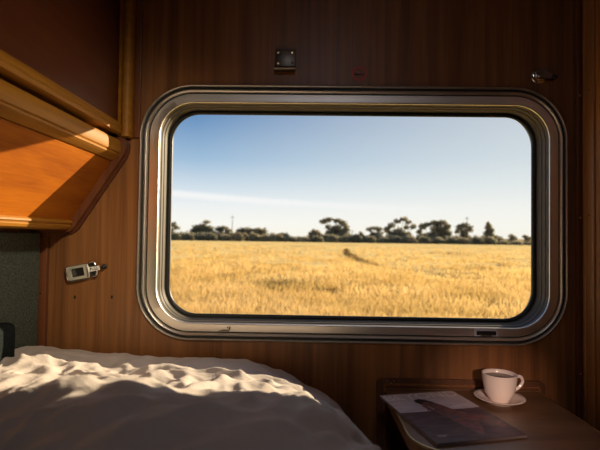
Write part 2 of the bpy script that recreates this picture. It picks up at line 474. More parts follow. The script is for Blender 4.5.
obj('gasket', sweep([(.0066, 1.2480), (.0030, 1.2468), (-.0010, 1.2474), (-.0035, 1.2490), (-.0045, 1.2515), (-.0048, 1.2545), (.004, 1.2545), (.0066, 1.2515)], True, N_), M['rubber'], win, smooth=60)
bm = bmesh.new(); extrude_y(bm, ring(.010), 1.2555, 1.2595)
obj('pane', bm, M['glass'], win)
obj('outer_rim', sweep([(.0, 1.2600), (.003, 1.268), (.017, 1.298), (.022, 1.300), (.036, 1.300), (.036, 1.2600)], True, N_), M['rubber'], win, smooth=40)  # outward depth added to cut sunlight from the duvet's right flank
# slider catch (left) and finger pull (right) in the lower frame
fz = GZ0-.0215
bm = bmesh.new()
extrude_y(bm, [(-.226, fz-.0075), (-.197, fz-.0075), (-.197, fz+.0015), (-.1925, fz+.0065), (-.1985, fz-.0035), (-.213, fz-.0035)], 1.1845, 1.1895)
disc_y(bm, -.2005, fz+.0025, 1.1855, 1.189, .0022, 10)
obj('catch', bevel_all(bm, .0006, 1), M['bronze'], win, smooth=40)
bm = bmesh.new(); extrude_y(bm, rrect(.4225, .4795, fz-.0085, fz+.0085, .002, 4), 1.1872, 1.1891)
obj('pull_plate', bm, M['pull'], win, smooth=40)
bm = bmesh.new(); extrude_y(bm, rrect(.4265, .4755, fz-.0060, fz+.0045, .002, 4), 1.1864, 1.1874)
pull = obj('pull_recess', bm, M['black'], win)
bm = tube(bmesh.new(), [(.434, 1.187, fz-.004), (.442, 1.184, fz-.0075), (.460, 1.184, fz-.0075), (.468, 1.187, fz-.004)], .0018, 8)
obj('finger_pull', bm, M['bronze'], win, smooth=60)

# ------------------------------------------------------------------ overhead locker and folded upper berth
BY0, BY1 = -1.15, 1.176
lk_ = empty('overhead_locker', (-.69, WY-.01, Z(.01)), 'honey coloured wooden overhead locker with a sloping underside, sunlit, above the bed head', 'locker')
def prof_y(name, prof, mat, parent, y0=BY0, y1=BY1, smooth=30):
    bm = bmesh.new(); extrude_y(bm, [(x, Z(z)) for x, z in prof], y0, y1)
    return obj(name, bm, mat, parent, smooth=smooth)
prof_y('moulding', [(-.530, .246), (-.496, .246), (-.488, .2440), (-.4825, .2395), (-.4802, .2330), (-.4800, .2130), (-.4812, .2095), (-.4838, .2078),
                    (-.4845, .2068), (-.4825, .2050), (-.4830, .2020), (-.4980, .1905), (-.5020, .1895), (-.5040, .1930), (-.530, .20)], M['mould'], lk_)
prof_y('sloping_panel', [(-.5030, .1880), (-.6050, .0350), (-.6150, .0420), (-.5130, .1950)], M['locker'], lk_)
prof_y('bottom_rail', [(-.6150, .0430), (-.6035, .0362), (-.5985, .0325), (-.5982, .0285), (-.6015, .0268), (-.6030, .0242), (-.6015, .0215),
                       (-.6050, .0155), (-.6150, .0118), (XL+.001, .0118), (XL+.001, .0350), (-.630, .0430)], M['mould'], lk_)
# scribe strip where the locker meets the window wall
po = [(-.4720, .2500), (-.4685, .2350), (-.4690, .2180), (-.4755, .2010), (-.5900, .0260), (-.5980, .0140), (-.6120, .0060), (XL+.001, .0045)]
pi_ = [(XL+.001, .0150), (-.6120, .0170), (-.6040, .0270), (-.5040, .1790), (-.4900, .2000), (-.4810, .2180), (-.4800, .2350), (-.4840, .2500)]
pi_ = [(XL+.001, .0150), (-.6120, .0170), (-.6150, .0270), (-.5140, .1790), (-.5000, .2000), (-.4910, .2180), (-.4900, .2350), (-.4940, .2500)]
prof_y('scribe_strip', po + pi_, M['wall_dark'], lk_, 1.176, 1.1995)
po2 = [(x+.004, z-.003) for x, z in po[:-1]] + [(XL+.001, .0005)]
prof_y('scribe_bead', po2 + [(x, z) for x, z in po[::-1]], M['berth'], lk_, 1.190, 1.1998)

ub = empty('upper_berth', (-.50, WY-.02, Z(.25)), 'dark red-brown folded upper berth with a golden bottom rail, above the sloping locker', 'bunk')
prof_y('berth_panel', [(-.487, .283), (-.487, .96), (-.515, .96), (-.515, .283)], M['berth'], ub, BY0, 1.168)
prof_y('bottom_rail', [(-.515, .2560), (-.482, .2560), (-.4765, .2580), (-.4755, .2650), (-.4770, .2680), (-.4755, .2705), (-.4765, .2790), (-.4795, .2815),
                       (-.4805, .2845), (-.4850, .2880), (-.515, .2880)], M['mould'], ub, BY0, 1.168)
prof_y('back_panel', [(-.515, .247), (-.515, .96), (-.69, .96), (-.69, .247)], M['black'], ub, BY0, 1.168)
# end stile, rounded
bm = bmesh.new()
st = [(-.4865, 1.168)] + [(-.4690+.0125*cos(a), 1.181+.0125*sin(a)) for a in [pi+i*(pi/8) for i in range(0, 9)]][0:9] + [(-.4565, 1.1985), (-.4865, 1.1985)]
extrude_z(bm, st, Z(.2515), Z(.96))
obj('end_stile', bm, M['mould'], ub, smooth=40)
t = empty('trim_4', (-.447, WY-.006, Z(.25)), kind='structure')
obj('strip', box(-.4560, -.4380, WY-.009, WY, Z(.2530), ZC, bev=.002), M['wall_dark'], t, smooth=40)

# ------------------------------------------------------------------ upholstered panel and bolster on the left wall
up_ = empty('wall_upholstery', (XL, .3, Z(-.45)), 'grey-green upholstered back panel fixed to the left wall under the locker', 'panel')
obj('padding', box(XL+.0005, XL+.016, -.9, 1.172, Z(-.45), Z(.0045), bev=.005, seg=3), M['fabric_wall'], up_, smooth=40)
bm = add_box(bmesh.new(), XL+.018, XL+.060, .1, 1.020, Z(-.40), Z(-.192), bev=.016, seg=4)
tag(obj('bolster', bm, M['cushion'], smooth=60), 'dark green bolster cushion standing between the bed and the upholstered left wall', 'cushion')

# ------------------------------------------------------------------ wall fittings
def rot_parts(parent, pts_fn): pass
lat = empty('berth_latch', (-.565, WY, Z(-.095)), 'chrome berth latch with a white PULL tag, left of the window', 'latch')
LA = radians(11)
def L(x, z):   # local latch plane -> wall
    return (-.5885 + x*cos(LA) - z*sin(LA), Z(-.0965) + x*sin(LA) + z*cos(LA))
def lprof(pts): return [L(*p) for p in pts]
def ring_prism(bm, outer, inner, y0, y1):
    vs = []
    for pr, yy in ((outer, y0), (inner, y0), (outer, y1), (inner, y1)):
        vs.append([bm.verts.new((x, yy, z)) for x, z in pr])
    n = len(outer)
    for a, b in ((0, 1), (2, 3), (0, 2), (1, 3)):
        for i in range(n): bm.faces.new((vs[a][i], vs[a][(i+1) % n], vs[b][(i+1) % n], vs[b][i]))
    return bm
bm = bmesh.new(); extrude_y(bm, lprof(rrect(-.031, .029, -.021, .019, .008, 6)), 1.190, 1.1995)
obj('base_plate', bevel_all(bm, .0012), M['chrome'], lat, smooth=50)
bm = bmesh.new(); ring_prism(bm, lprof(rrect(-.022, .027, -.018, .017, (.006, .003, .003, .006), 6)), lprof(rrect(-.0135, .0205, -.0110, .0105, .002, 6)), 1.1795, 1.1905)
obj('frame', bevel_all(bm, .001), M['latch'], lat, smooth=50)
bm = bmesh.new(); extrude_y(bm, lprof(rrect(-.014, .0210, -.0115, .0110, .001, 2)), 1.187, 1.1905)
obj('slide', bm, M['black'], lat)
bm = bmesh.new(); extrude_y(bm, lprof([(-.011, -.008), (-.002, -.008), (-.004, .007), (-.011, .007)]), 1.1845, 1.187)
obj('bolt', bm, M['chrome'], lat)
bm = bmesh.new()
tube(bm, [(L(-.026, z)[0], 1.187-.003*cos(z*70), L(-.026, z)[1]) for z in [(-.016+.0035*i) for i in range(10)]], .0032, 8)
obj('roller', bm, M['chrome'], lat, smooth=60)
bm = bmesh.new(); extrude_y(bm, lprof(rrect(.029, .046, -.016, .017, .005, 6)), 1.190, 1.1995)
obj('keeper_block', bevel_all(bm, .001), M['black'], lat, smooth=50)
bm = bmesh.new()
pts = [(.035, .0195), (.043, .0200), (.0480, .0165), (.0500, .0100), (.0520, .002), (.0520, -.006), (.0490, -.0135), (.0435, -.0175), (.036, -.0165)]
tube(bm, [(L(*p)[0], 1.186, L(*p)[1]) for p in pts], .0028, 8)
obj('bail', bm, M['chrome'], lat, smooth=60)
bm = bmesh.new(); extrude_y(bm, lprof(rrect(.0335, .0610, -.0045, .0070, .001, 3)), 1.1805, 1.1820)
obj('tag_plate', bm, M['white_tag'], lat)
# little spring knob on the right
bm = bmesh.new(); kx, kz = L(.0665, .002)
prof = [(.0065, 0), (.0065, .003), (.0050, .004), (.0048, .010), (.0055, .0105), (.0050, .013), (.003, .0145), (.0008, .015)]
lathe(bm, prof, (0, 0, 0), 20, True)
bmesh.ops.rotate(bm, verts=bm.verts[:], matrix=Matrix.Rotation(pi/2, 3, 'X'))
bmesh.ops.translate(bm, verts=bm.verts[:], vec=(kx, 1.1995, kz))
obj('knob', bm, M['black'], lat, smooth=50)

def text_mesh(name, body, size, mat, parent, mw, align='CENTER', extrude=.0002, bold=0.0, sx=1.0):
    cu = bpy.data.curves.new(name, 'FONT'); cu.body = body; cu.size = size
    cu.align_x = align; cu.align_y = 'CENTER'; cu.extrude = extrude; cu.offset = bold
    to = bpy.data.objects.new(name, cu); C.objects.link(to)
    dg = bpy.context.evaluated_depsgraph_get(); dg.update()
    me = bpy.data.meshes.new_from_object(to.evaluated_get(dg))
    bpy.data.objects.remove(to)
    me.transform(Matrix.Diagonal((sx, 1, 1, 1)))
    me.transform(mw)
    me.transform(Matrix.Translation(-world_loc(parent)))
    me.materials.clear(); me.materials.append(mat)
    o = bpy.data.objects.new(name, me); o.location = world_loc(parent); link(o, parent)
    return o
cx_, cz_ = L(.0472, .0013)
mw = Matrix.Translation((cx_, 1.1803, cz_)) @ Matrix.Rotation(-LA, 4, 'Y') @ Matrix.Rotation(pi/2, 4, 'X')
text_mesh('lettering', 'PULL', .0098, M['ink'], lat, mw, bold=.0001)

for x, z, lb in ((-.5992, -.1613, 'small dark screw hole in the left wall, directly under the latch body'),
                 (-.503, -.1597, 'small dark screw hole in the left wall, between the latch knob and the window')):
    bm = disc_y(bmesh.new(), x, Z(z), 1.1985, 1.2002, .0028, 12)
    for v in bm.verts: v.co.z = Z(z) + (v.co.z-Z(z))*1.5
    tag(obj('screw_hole', bm, M['black']), lb, 'screw hole')

br = empty('wall_bracket', (-.0645, WY, Z(.43)), 'small dark bronze bracket plate with a bottom lip, above the window', 'bracket')
obj('plate', add_box(bmesh.new(), -.0910, -.0385, 1.1945, 1.1999, Z(.432), Z(.4860), bev=.0012), M['bronze'], br, smooth=40)
bm = bmesh.new()
pr = [(1.1950, Z(.4400)), (1.1800, Z(.4370)), (1.1770, Z(.4330)), (1.1790, Z(.4290)), (1.1850, Z(.4275)), (1.1999, Z(.4300)), (1.1999, Z(.4400))]
a = [bm.verts.new((-.0930, y, z)) for y, z in pr]; b_ = [bm.verts.new((-.0385, y, z)) for y, z in pr]
for i in range(len(pr)): bm.faces.new((a[i], a[(i+1) % len(pr)], b_[(i+1) % len(pr)], b_[i]))
bm.faces.new(a); bm.faces.new(b_[::-1])
obj('lip', bm, M['bronze'], br, smooth=50)
for x, z in ((-.0830, .477), (-.0470, .477), (-.0830, .449), (-.0470, .452)):
    screw(br, x, 1.1945, Z(z), .0028, M['brass'] if (x, z) != (-.0470, .452) else M['black'])

sg = empty('no_smoking_sign', (.126, WY, Z(.41)), 'small faded red no-smoking sticker, above the window beside the bracket', 'sign')
sx_, sz_, R1, R2 = .1270, Z(.4265), .0195, .0145
circ = lambda r: [(sx_+r*cos(2*pi*i/40), sz_+r*sin(2*pi*i/40)) for i in range(40)]
bm = bmesh.new(); ring_prism(bm, circ(R1), circ(R2), 1.1988, 1.1998)
bm2 = bmesh.new()
for s in (1,):
    ux, uz = cos(radians(-42)), sin(radians(-42)); px_, pz_ = -uz, ux
    pts = [(sx_+a_*ux*R2+b_*px_*.0015, sz_+a_*uz*R2+b_*pz_*.0015) for a_, b_ in ((-1, -1), (1, -1), (1, 1), (-1, 1))]
    extrude_y(bm, pts, 1.1989, 1.1997)
obj('red_ring', bm, M['red'], sg)
bm = bmesh.new(); extrude_y(bm, rrect(sx_-.013, sx_+.006, sz_-.0045, sz_-.001, .0003, 2), 1.1985, 1.1989)
extrude_y(bm, rrect(sx_+.0075, sx_+.012, sz_-.0045, sz_-.001, .0003, 2), 1.1985, 1.1989)
obj('cigarette', bm, M['ink'], sg)

ck = empty('swivel_catch', (.585, WY, Z(.415)), 'round metal swivel catch with a black-tipped arm, above the right window corner', 'catch')
def plug(name, prof, c, mat, par, n=28):
    bm = lathe(bmesh.new(), prof, (0, 0, 0), n, True)
    bmesh.ops.rotate(bm, verts=bm.verts[:], matrix=Matrix.Rotation(pi/2, 3, 'X'))
    bmesh.ops.translate(bm, verts=bm.verts[:], vec=c)
    return obj(name, bm, mat, par, smooth=50)
plug('rose', [(.0205, 0), (.0205, .002), (.018, .005), (.013, .0062), (.004, .0066)], (.5870, 1.1999, Z(.4230)), M['chrome'], ck)
bm = bmesh.new()
arm = [(.578, .429), (.585, .438), (.596, .437), (.612, .424), (.620, .4225), (.620, .4135), (.606, .4130), (.590, .4150), (.580, .4190)]
extrude_y(bm, [(x, Z(z)) for x, z in arm], 1.185, 1.1925)
obj('arm', bevel_all(bm, .001), M['bronze'], ck, smooth=50)
plug('rivet', [(.0045, 0), (.0045, .009), (.003, .011), (.0008, .0118)], (.5830, 1.1945, Z(.4200)), M['chrome'], ck, 16)
plug('rubber_tip', [(.0065, 0), (.0070, .003), (.0065, .010), (.003, .0135), (.0008, .014)], (.6215, 1.1945, Z(.4180)), M['black'], ck, 18)

# ------------------------------------------------------------------ bed
bed = empty('bed', (-.3, .2, 0), 'built-in lower bed with a pale mattress, under the overhead locker', 'bed')
obj('bed_base', box(XL+.02, .03, -1.0, 1.192, 0, .50, bev=.004), M['wall_dark'], bed, smooth=40)
bm = add_box(bmesh.new(), XL+.09, .04, -1.0, 1.10, .50, Z(-.50), bev=.03, seg=4)
obj('mattress', bm, M['sheet'], bed, smooth=60)

def sstep(t): t = max(0., min(1., t)); return t*t*(3-2*t)
def lerp(a, b, t): return a+(b-a)*t
def fold_noise(x, y):
    p = Vector((x, y, 0))
    wv = Vector((noise.noise(p*4+Vector((3, 1, 0))), noise.noise(p*4+Vector((9, 4, 2))), 0))
    q = p + wv*.045
    near = sstep((.60-y)/.12)
    calm = 1-.55*sstep((y-.98)/.10)*sstep((x+.35)/.2)
    def rid(ang, fx, fy, sd, sharp=.12):
        a = radians(ang)
        qx, qy = q.x*cos(a)+q.y*sin(a), -q.x*sin(a)+q.y*cos(a)
        n = noise.noise(Vector((qx*fx, qy*fy, sd)))
        return 1-2.0*(sqrt(n*n+sharp*sharp)-sharp)/.6
    far_f = .0075*rid(14, 3.2, 10, 1.7) + .007*rid(-38, 4.0, 15.0, 5.2, .06) + .006*rid(75, 4, 18, 3.3, .06) + .0035*rid(-75, 6, 30, 6.6, .05)
    near_f = .0085*rid(40, 3.5, 20.0, 2.9, .04) + .0065*rid(12, 5, 27.0, 7.3, .04) + .004*rid(62, 6, 34, 4.4, .04)
    far_f *= calm
    f = far_f*(1-near) + near_f*near
    f += .0012*(1-2*abs(noise.noise(Vector((q.x*26, q.y*34, 8.1)))))
    f += .006*noise.noise(Vector((x*3.0, y*3.4, 11)))
    return f - .006
def bump(x, y, cx, cy, rx, ry, ang=0):
    dx, dy = x-cx, y-cy; c, s = cos(ang), sin(ang)
    u, v = dx*c+dy*s, -dx*s+dy*c
    return _m.exp(-(u/rx)**2-(v/ry)**2)
KN = ((.20, -.36), (.30, -.255), (.36, -.203), (.41, -.176), (.45, -.168), (.50, -.174), (.577, -.199), (.72, -.247), (.95, -.284), (1.08, -.293), (1.20, -.300))
def prof_h(y):
    y = max(KN[0][0], min(KN[-1][0], y))
    for i in range(len(KN)-1):
        if y <= KN[i+1][0]:
            p0, p1, p2, p3 = KN[max(i-1, 0)], KN[i], KN[i+1], KN[min(i+2, len(KN)-1)]
            t = (y-p1[0])/(p2[0]-p1[0])
            m1 = (p2[1]-p0[1])/(p2[0]-p0[0])*(p2[0]-p1[0]); m2 = (p3[1]-p1[1])/(p3[0]-p1[0])*(p2[0]-p1[0])
            return (2*t**3-3*t*t+1)*p1[1]+(t**3-2*t*t+t)*m1+(-2*t**3+3*t*t)*p2[1]+(t**3-t*t)*m2
def duvet_h(x, y):
    k = .115*sstep((-.12-x)/.25)
    h = prof_h(y - k*sstep((.95-y)/.4)) - .020*sstep((-.12-x)/.25)*sstep((.9-y)/.3)
    h += .030*bump(x, y, -.66, 1.08, .12, .16)              # swell against the left wall
    h += .010*bump(x, y, -.45, 1.10, .10, .06)
    for (cx, cy, rx, ry, ag, am) in CREASES:
        h += am*bump(x, y, cx, cy, rx, ry, ag)
    return h
CREASES = tuple((a_, b_, c_, d_, radians(e_), f_) for a_, b_, c_, d_, e_, f_ in (
    (-.205, .80, .013, .13, 14, .015), (-.155, .80, .014, .13, -8, .012), (-.09, .82, .02, .11, -35, .011),
    (-.02, .84, .02, .09, -55, .008), (-.33, .80, .02, .12, 62, .010), (-.42, .90, .022, .15, 72, .011),
    (-.52, .93, .02, .12, 30, .012), (-.31, .66, .016, .12, 72, .007), (-.60, .88, .02, .12, -10, .010)))
bm = bmesh.new()
NY, NX = 300, 300
Y0, Y1 = .22, 1.188
grid = []
for j in range(NY+1):
    y = lerp(Y0, Y1, j/NY)
    t = sstep((y-.62)/.5)
    a = lerp(-.030, -.24, t); xe = lerp(.111, .130, t); R = lerp(.17, .235, t)
    Ltop = a-(XL+.022)
    arc = (xe-a+R)*.78
    down = .22
    tot = Ltop+arc+down
    row = []
    for i in range(NX+1):
        s = tot*i/NX
        if s < Ltop:
            x, z, nx, nz_ = XL+.022+s, 0., 0., 1.
        elif s < Ltop+arc:
            th = (s-Ltop)/arc*pi/2
            x, z = a+(xe-a)*sin(th), -R*(1-cos(th))
            nx, nz_ = sin(th), cos(th)
        else:
            x, z, nx, nz_ = xe+.0*s, -R-(s-Ltop-arc), 1., 0.
        H = duvet_h(min(x, .1), y)
        f = fold_noise(s*.98, y)
        if s > Ltop+.5*arc:
            k = min(1, (s-Ltop-.5*arc)/.12)
            f += .012*k*sin(y*46+2.5*noise.noise(Vector((y*6, s*4, 0))))
        edge = min(1, (Y1-y)/.03)
        f *= .35+.65*edge
        z2 = max(Z(H+z+f*nz_ - .04*(1-edge)**2), Z(-.62))
        row.append(bm.verts.new((x+f*nx, y, z2)))
    grid.append(row)
for j in range(NY):
    for i in range(NX):
        bm.faces.new((grid[j][i], grid[j][i+1], grid[j+1][i+1], grid[j+1][i]))
dv = obj('duvet', bm, M['duvet'], smooth=180)
md = dv.modifiers.new('solid', 'SOLIDIFY'); md.thickness = .012; md.offset = -1
tag(dv, 'rumpled cream duvet heaped over the bed, catching streaks of sun', 'duvet')

# ------------------------------------------------------------------ folding table
TZ = Z(-.375)
tb = empty('wall_table', (.39, 1.19, TZ-.4), 'brown wooden flap table with rounded pale-edged corner, under the right half of the window', 'table')
TX0, TX1, TY0, TY1 = .196, .5815, .832, 1.186
out = rrect(TX0, TX1, TY0, TY1, (.085, .085, .004, .004), 12)
def inset(d): return rrect(TX0+d, TX1-d, TY0+d, TY1-d, (.085-d, .085-d, .004, .004), 12)
bm = bmesh.new(); extrude_z(bm, inset(.003), TZ-.024, TZ)
obj('tabletop', bm, M['table'], tb)
bm = bmesh.new()
def ring_z(bm, o_, i_, z0, z1):
    vs_ = [[bm.verts.new((x, y, z)) for x, y in pr] for pr, z in ((o_, z0), (i_, z0), (o_, z1), (i_, z1))]
    n = len(o_)
    for a, b in ((0, 1), (2, 3), (0, 2), (1, 3)):
        for i in range(n): bm.faces.new((vs_[a][i], vs_[a][(i+1) % n], vs_[b][(i+1) % n], vs_[b][i]))
ring_z(bm, inset(0), inset(.0029), TZ-.004, TZ+.0006)
obj('edge_trim', bm, M['brass'], tb, smooth=40)
bm = bmesh.new(); ring_z(bm, inset(.0004), inset(.0028), TZ-.0245, TZ-.0042)
obj('edge_band', bm, M['table'], tb, smooth=40)
bm = bmesh.new()
extrude_y(bm, rrect(.178, .60, Z(-.80), Z(-.3525), (.01, .01, .014, .014), 8), 1.1915, 1.1998)
obj('backing_board', bevel_all(bm, .0012), M['table_back'], tb, smooth=40)
bm = bmesh.new(); ring_prism(bm, rrect(.196, .586, Z(-.79), Z(-.3640), .004, 4), rrect(.201, .581, Z(-.785), Z(-.3680), .003, 4), 1.1870, 1.1916)
obj('backing_frame', bm, M['wall'], tb)
obj('hinge', box(.205, .575, 1.184, 1.192, TZ-.020, TZ-.002, bev=.001), M['bronze'], tb)
for x, z in ((.205, -.3585), (.222, -.3585), (.214, -.3625)): screw(tb, x, 1.1915, Z(z), .0016)
bm = bmesh.new()
for x in (.30, .47):
    vs_ = [bm.verts.new(p) for p in ((x, 1.19, TZ-.024), (x, 1.0, TZ-.024), (x, 1.19, TZ-.22), (x+.018, 1.19, TZ-.024), (x+.018, 1.0, TZ-.024), (x+.018, 1.19, TZ-.22))]
    for f in ((0, 1, 2), (3, 5, 4), (0, 3, 4, 1), (1, 4, 5, 2), (2, 5, 3, 0)): bm.faces.new([vs_[k] for k in f])
    o = obj('bracket', bm, M['wall_dark'], tb); bm = bmesh.new()
bm.free()

# ------------------------------------------------------------------ magazine
mg = empty('magazine', (.30, 1.02, TZ+.0006), 'glossy magazine titled BEYOND lying askew on the wooden table, left of the cup', 'magazine')
P_TL, P_BL = Vector((.1738, 1.1130)), Vector((.2384, .8590))
U = Vector((.1904, .0753)); V = P_TL-P_BL           # right, up in the page
U = Vector((V.y, -V.x)).normalized()*.190
MW_, MH_ = .204, V.length
def page(u, v, z): p = P_BL + U*(u) + V*(v); return (p.x, p.y, z)
def page_poly(bm, uv, z0, z1):
    a = [bm.verts.new(page(u, v, z0)) for u, v in uv]; b = [bm.verts.new(page(u, v, z1)) for u, v in uv]
    n = len(uv)
    for i in range(n): bm.faces.new((a[i], a[(i+1) % n], b[(i+1) % n], b[i]))
    bm.faces.new(a); bm.faces.new(b[::-1])
zb = TZ+.0008
bm = bmesh.new(); page_poly(bm, [(0.004, .003), (.996, .003), (.996, .997), (.004, .997)], zb+.0004, zb+.0046)
obj('pages', bm, M['paper'], mg)
# cover: printed picture, procedural in page coordinates
m, nt, b = new_mat('printed_cover')
b.inputs['Roughness'].default_value = .45; b.inputs['Specular IOR Level'].default_value = .25
uvn = nt.nodes.new('ShaderNodeUVMap'); uvn.uv_map = 'page'
sp2 = nt.nodes.new('ShaderNodeSeparateXYZ'); lk(nt, uvn.outputs[0], sp2.inputs[0])
nn = nt.nodes.new('ShaderNodeTexNoise'); nn.inputs['Scale'].default_value = 4; nn.inputs['Detail'].default_value = 6
mp = nt.nodes.new('ShaderNodeMapping'); mp.inputs['Scale'].default_value = (1, 5, 1)
lk(nt, uvn.outputs[0], mp.inputs[0]); lk(nt, mp.outputs[0], nn.inputs['Vector'])
add = nt.nodes.new('ShaderNodeMath'); add.operation = 'MULTIPLY_ADD'; add.inputs[1].default_value = .02
lk(nt, nn.outputs['Fac'], add.inputs[0]); lk(nt, sp2.outputs['Y'], add.inputs[2])
gr = nt.nodes.new('ShaderNodeMapRange'); gr.inputs['From Min'].default_value = .575; gr.inputs['From Max'].default_value = .583
lk(nt, add.outputs[0], gr.inputs['Value'])
ra = nt.nodes.new('ShaderNodeValToRGB'); ra.color_ramp.elements[0].position = .3; ra.color_ramp.elements[1].position = .7
ra.color_ramp.elements[0].color = (.060, .032, .034, 1); ra.color_ramp.elements[1].color = (.17, .095, .088, 1)
lk(nt, nn.outputs['Fac'], ra.inputs['Fac'])
rb = nt.nodes.new('ShaderNodeValToRGB'); rb.color_ramp.elements[0].position = .3; rb.color_ramp.elements[1].position = .7
rb.color_ramp.elements[0].color = (.50, .42, .43, 1); rb.color_ramp.elements[1].color = (.70, .60, .58, 1)
lk(nt, nn.outputs['Fac'], rb.inputs['Fac'])
mxx = nt.nodes.new('ShaderNodeMix'); mxx.data_type = 'RGBA'
lk(nt, gr.outputs[0], mxx.inputs[0]); lk(nt, ra.outputs['Color'], mxx.inputs[6]); lk(nt, rb.outputs['Color'], mxx.inputs[7])
lk(nt, mxx.outputs[2], b.inputs['Base Color'])
bm = bmesh.new()
page_poly(bm, [(0, 0), (1, 0), (1, 1), (0, 1)], zb+.0046, zb+.0052)
uvl = bm.loops.layers.uv.new('page')
for f in bm.faces:
    for l in f.loops:
        d = Vector((l.vert.co.x, l.vert.co.y)) - P_BL
        l[uvl].uv = (d.dot(U)/U.length_squared, d.dot(V)/V.length_squared)
cov = obj('cover', bm, m, mg)
bm = bmesh.new(); page_poly(bm, [(0, 0), (1, 0), (1, 1), (0, 1)], zb-.0002, zb+.0004)
obj('back_cover', bm, M['paper'], mg)
# the printed figure, flat on the cover
fig_brown = simple('figure_print_brown', (.17, .065, .05), .4, var=.5, scale=90)
fig_red = simple('figure_print_red', (.26, .05, .05), .4, var=.4, scale=90)
fig_dark = simple('figure_print_dark', (.018, .013, .014), .4)
fig_blue = simple('figure_print_blue', (.03, .12, .20), .4)
fig_pale = simple('figure_print_pale', (.52, .36, .33), .4)
zt = zb+.0052
def flat(name, uv, mat, k=1, par=None):
    if name == 'print': uv = [(min(.985, u+.075*(1-u)), v-.01) for u, v in uv]
    bm = bmesh.new(); page_poly(bm, uv, zt-.0001, zt+.00006*k)
    return obj(name, bm, mat, par or cov)
def cov_px(pts):                                     # figure outline, measured on the page
    return pts
flat('print', [(.30, .785), (.37, .82), (.47, .80), (.55, .70), (.63, .56), (.74, .47), (.86, .44), (.93, .36), (.97, .24), (.90, .18), (.80, .22), (.70, .30),
               (.62, .16), (.54, .08), (.48, .13), (.45, .28), (.41, .42), (.37, .54), (.30, .60), (.27, .58), (.34, .66), (.30, .72)], fig_brown, 1)
flat('print', [(.265, .79), (.29, .84), (.36, .86), (.44, .83), (.50, .75), (.47, .73), (.42, .77), (.37, .78), (.33, .75), (.30, .73)], fig_dark, 2)
flat('print', [(.285, .575), (.31, .60), (.335, .665), (.31, .70), (.28, .69), (.30, .66), (.30, .62)], fig_red, 3)
flat('print', [(.375, .60), (.395, .60), (.37, .68), (.355, .68)], fig_pale, 3)
flat('print', [(.47, .46), (.50, .47), (.52, .41), (.49, .40)], fig_blue, 3)
flat('print', [(.50, .36), (.53, .37), (.60, .20), (.64, .19), (.57, .12), (.53, .12), (.55, .18)], fig_red, 3)
flat('print', [(.62, .42), (.74, .40), (.86, .41), (.90, .36), (.885, .35), (.85, .385), (.74, .375), (.63, .395)], fig_red, 3)
flat('print', [(.86, .20), (.95, .22), (.955, .20), (.87, .18)], fig_red, 3)
ang = _m.atan2(U.y, U.x)
pm = simple('title_print', (.80, .72, .70), .4)
c = page(.50, .915, zt+.0001)
text_mesh('title', 'BEYOND', .046, pm, mg, Matrix.Translation(c) @ Matrix.Rotation(ang, 4, 'Z'), extrude=.00005, bold=.0006, sx=1.02)
for k, (u, v, wd) in enumerate(((.09, .115, .13), (.09, .095, .09))):
    flat('small_print', [(u, v), (u+wd, v), (u+wd, v+.008), (u, v+.008)], fig_pale, 2)

# ------------------------------------------------------------------ cup and saucer
CX, CY = .4490, 1.102
KS, KC, KZ = .905, .915, .925          # saucer width, cup width, cup height
sau = [(.030, 0), (.0335, .0), (.0345, .0025), (.040, .0045), (.050, .0085), (.0605, .0142), (.0617, .0156), (.0608, .0166), (.050, .0122),
       (.040, .0085), (.034, .0066), (.027, .0058), (.0255, .0046), (.012, .0044), (.001, .0044)]
bm = lathe(bmesh.new(), [(r*KS, z*.85) for r, z in sau], (CX, CY, TZ+.0002), 64, True)
tag(obj('saucer', bm, M['china'], smooth=70), 'white china saucer under the cup on the wooden table', 'saucer')
cz = TZ+.0002+.0042
cup = empty('cup', (CX, CY, cz), 'white china cup of coffee with a handle, standing on its saucer', 'cup')
outp = [(.0215, .0), (.0235, .0003), (.0240, .003), (.0255, .0058), (.0300, .0125), (.0345, .0215), (.0380, .0330), (.0402, .0450), (.0415, .0560), (.0420, .0650), (.0421, .0668)]
inn = [(.0412, .0675), (.0400, .0665), (.0396, .0560), (.0382, .0440), (.0355, .0320), (.0310, .0210), (.0250, .0120), (.015, .0080), (.001, .0075)]
bm = lathe(bmesh.new(), [(r*KC, z*KZ) for r, z in outp+inn], (CX, CY, cz), 64, True)
obj('bowl', bm, M['china'], cup, smooth=80)
hp = [(.0385, .0540), (.0440, .0585), (.0505, .0600), (.0560, .0570), (.0590, .0500), (.0575, .0420), (.0520, .0350), (.0450, .0290), (.0380, .0245), (.0325, .0205)]
# smooth the handle
def cr_spline(P, n=6):
    o_ = []
    P = [Vector(p) for p in P]
    for i in range(len(P)-1):
        p0, p1, p2, p3 = P[max(i-1, 0)], P[i], P[i+1], P[min(i+2, len(P)-1)]
        for k in range(n):
            t = k/n
            o_.append(.5*((2*p1)+(-p0+p2)*t+(2*p0-5*p1+4*p2-p3)*t*t+(-p0+3*p1-3*p2+p3)*t**3))
    o_.append(P[-1]); return o_
ha = radians(2)
pts = cr_spline([(CX+r*KC*cos(ha), CY+r*KC*sin(ha), cz+z*KZ) for r, z in hp])
bm = tube(bmesh.new(), pts, [.0037]*len(pts), 12)
obj('handle', bm, M['china'], cup, smooth=80)
bm = lathe(bmesh.new(), [(.001, .0530), (.0358, .0530), (.0359, .0535), (.030, .0538), (.001, .0538)], (CX, CY, cz), 48, True)
obj('coffee', bm, M['coffee'], cup, smooth=60)

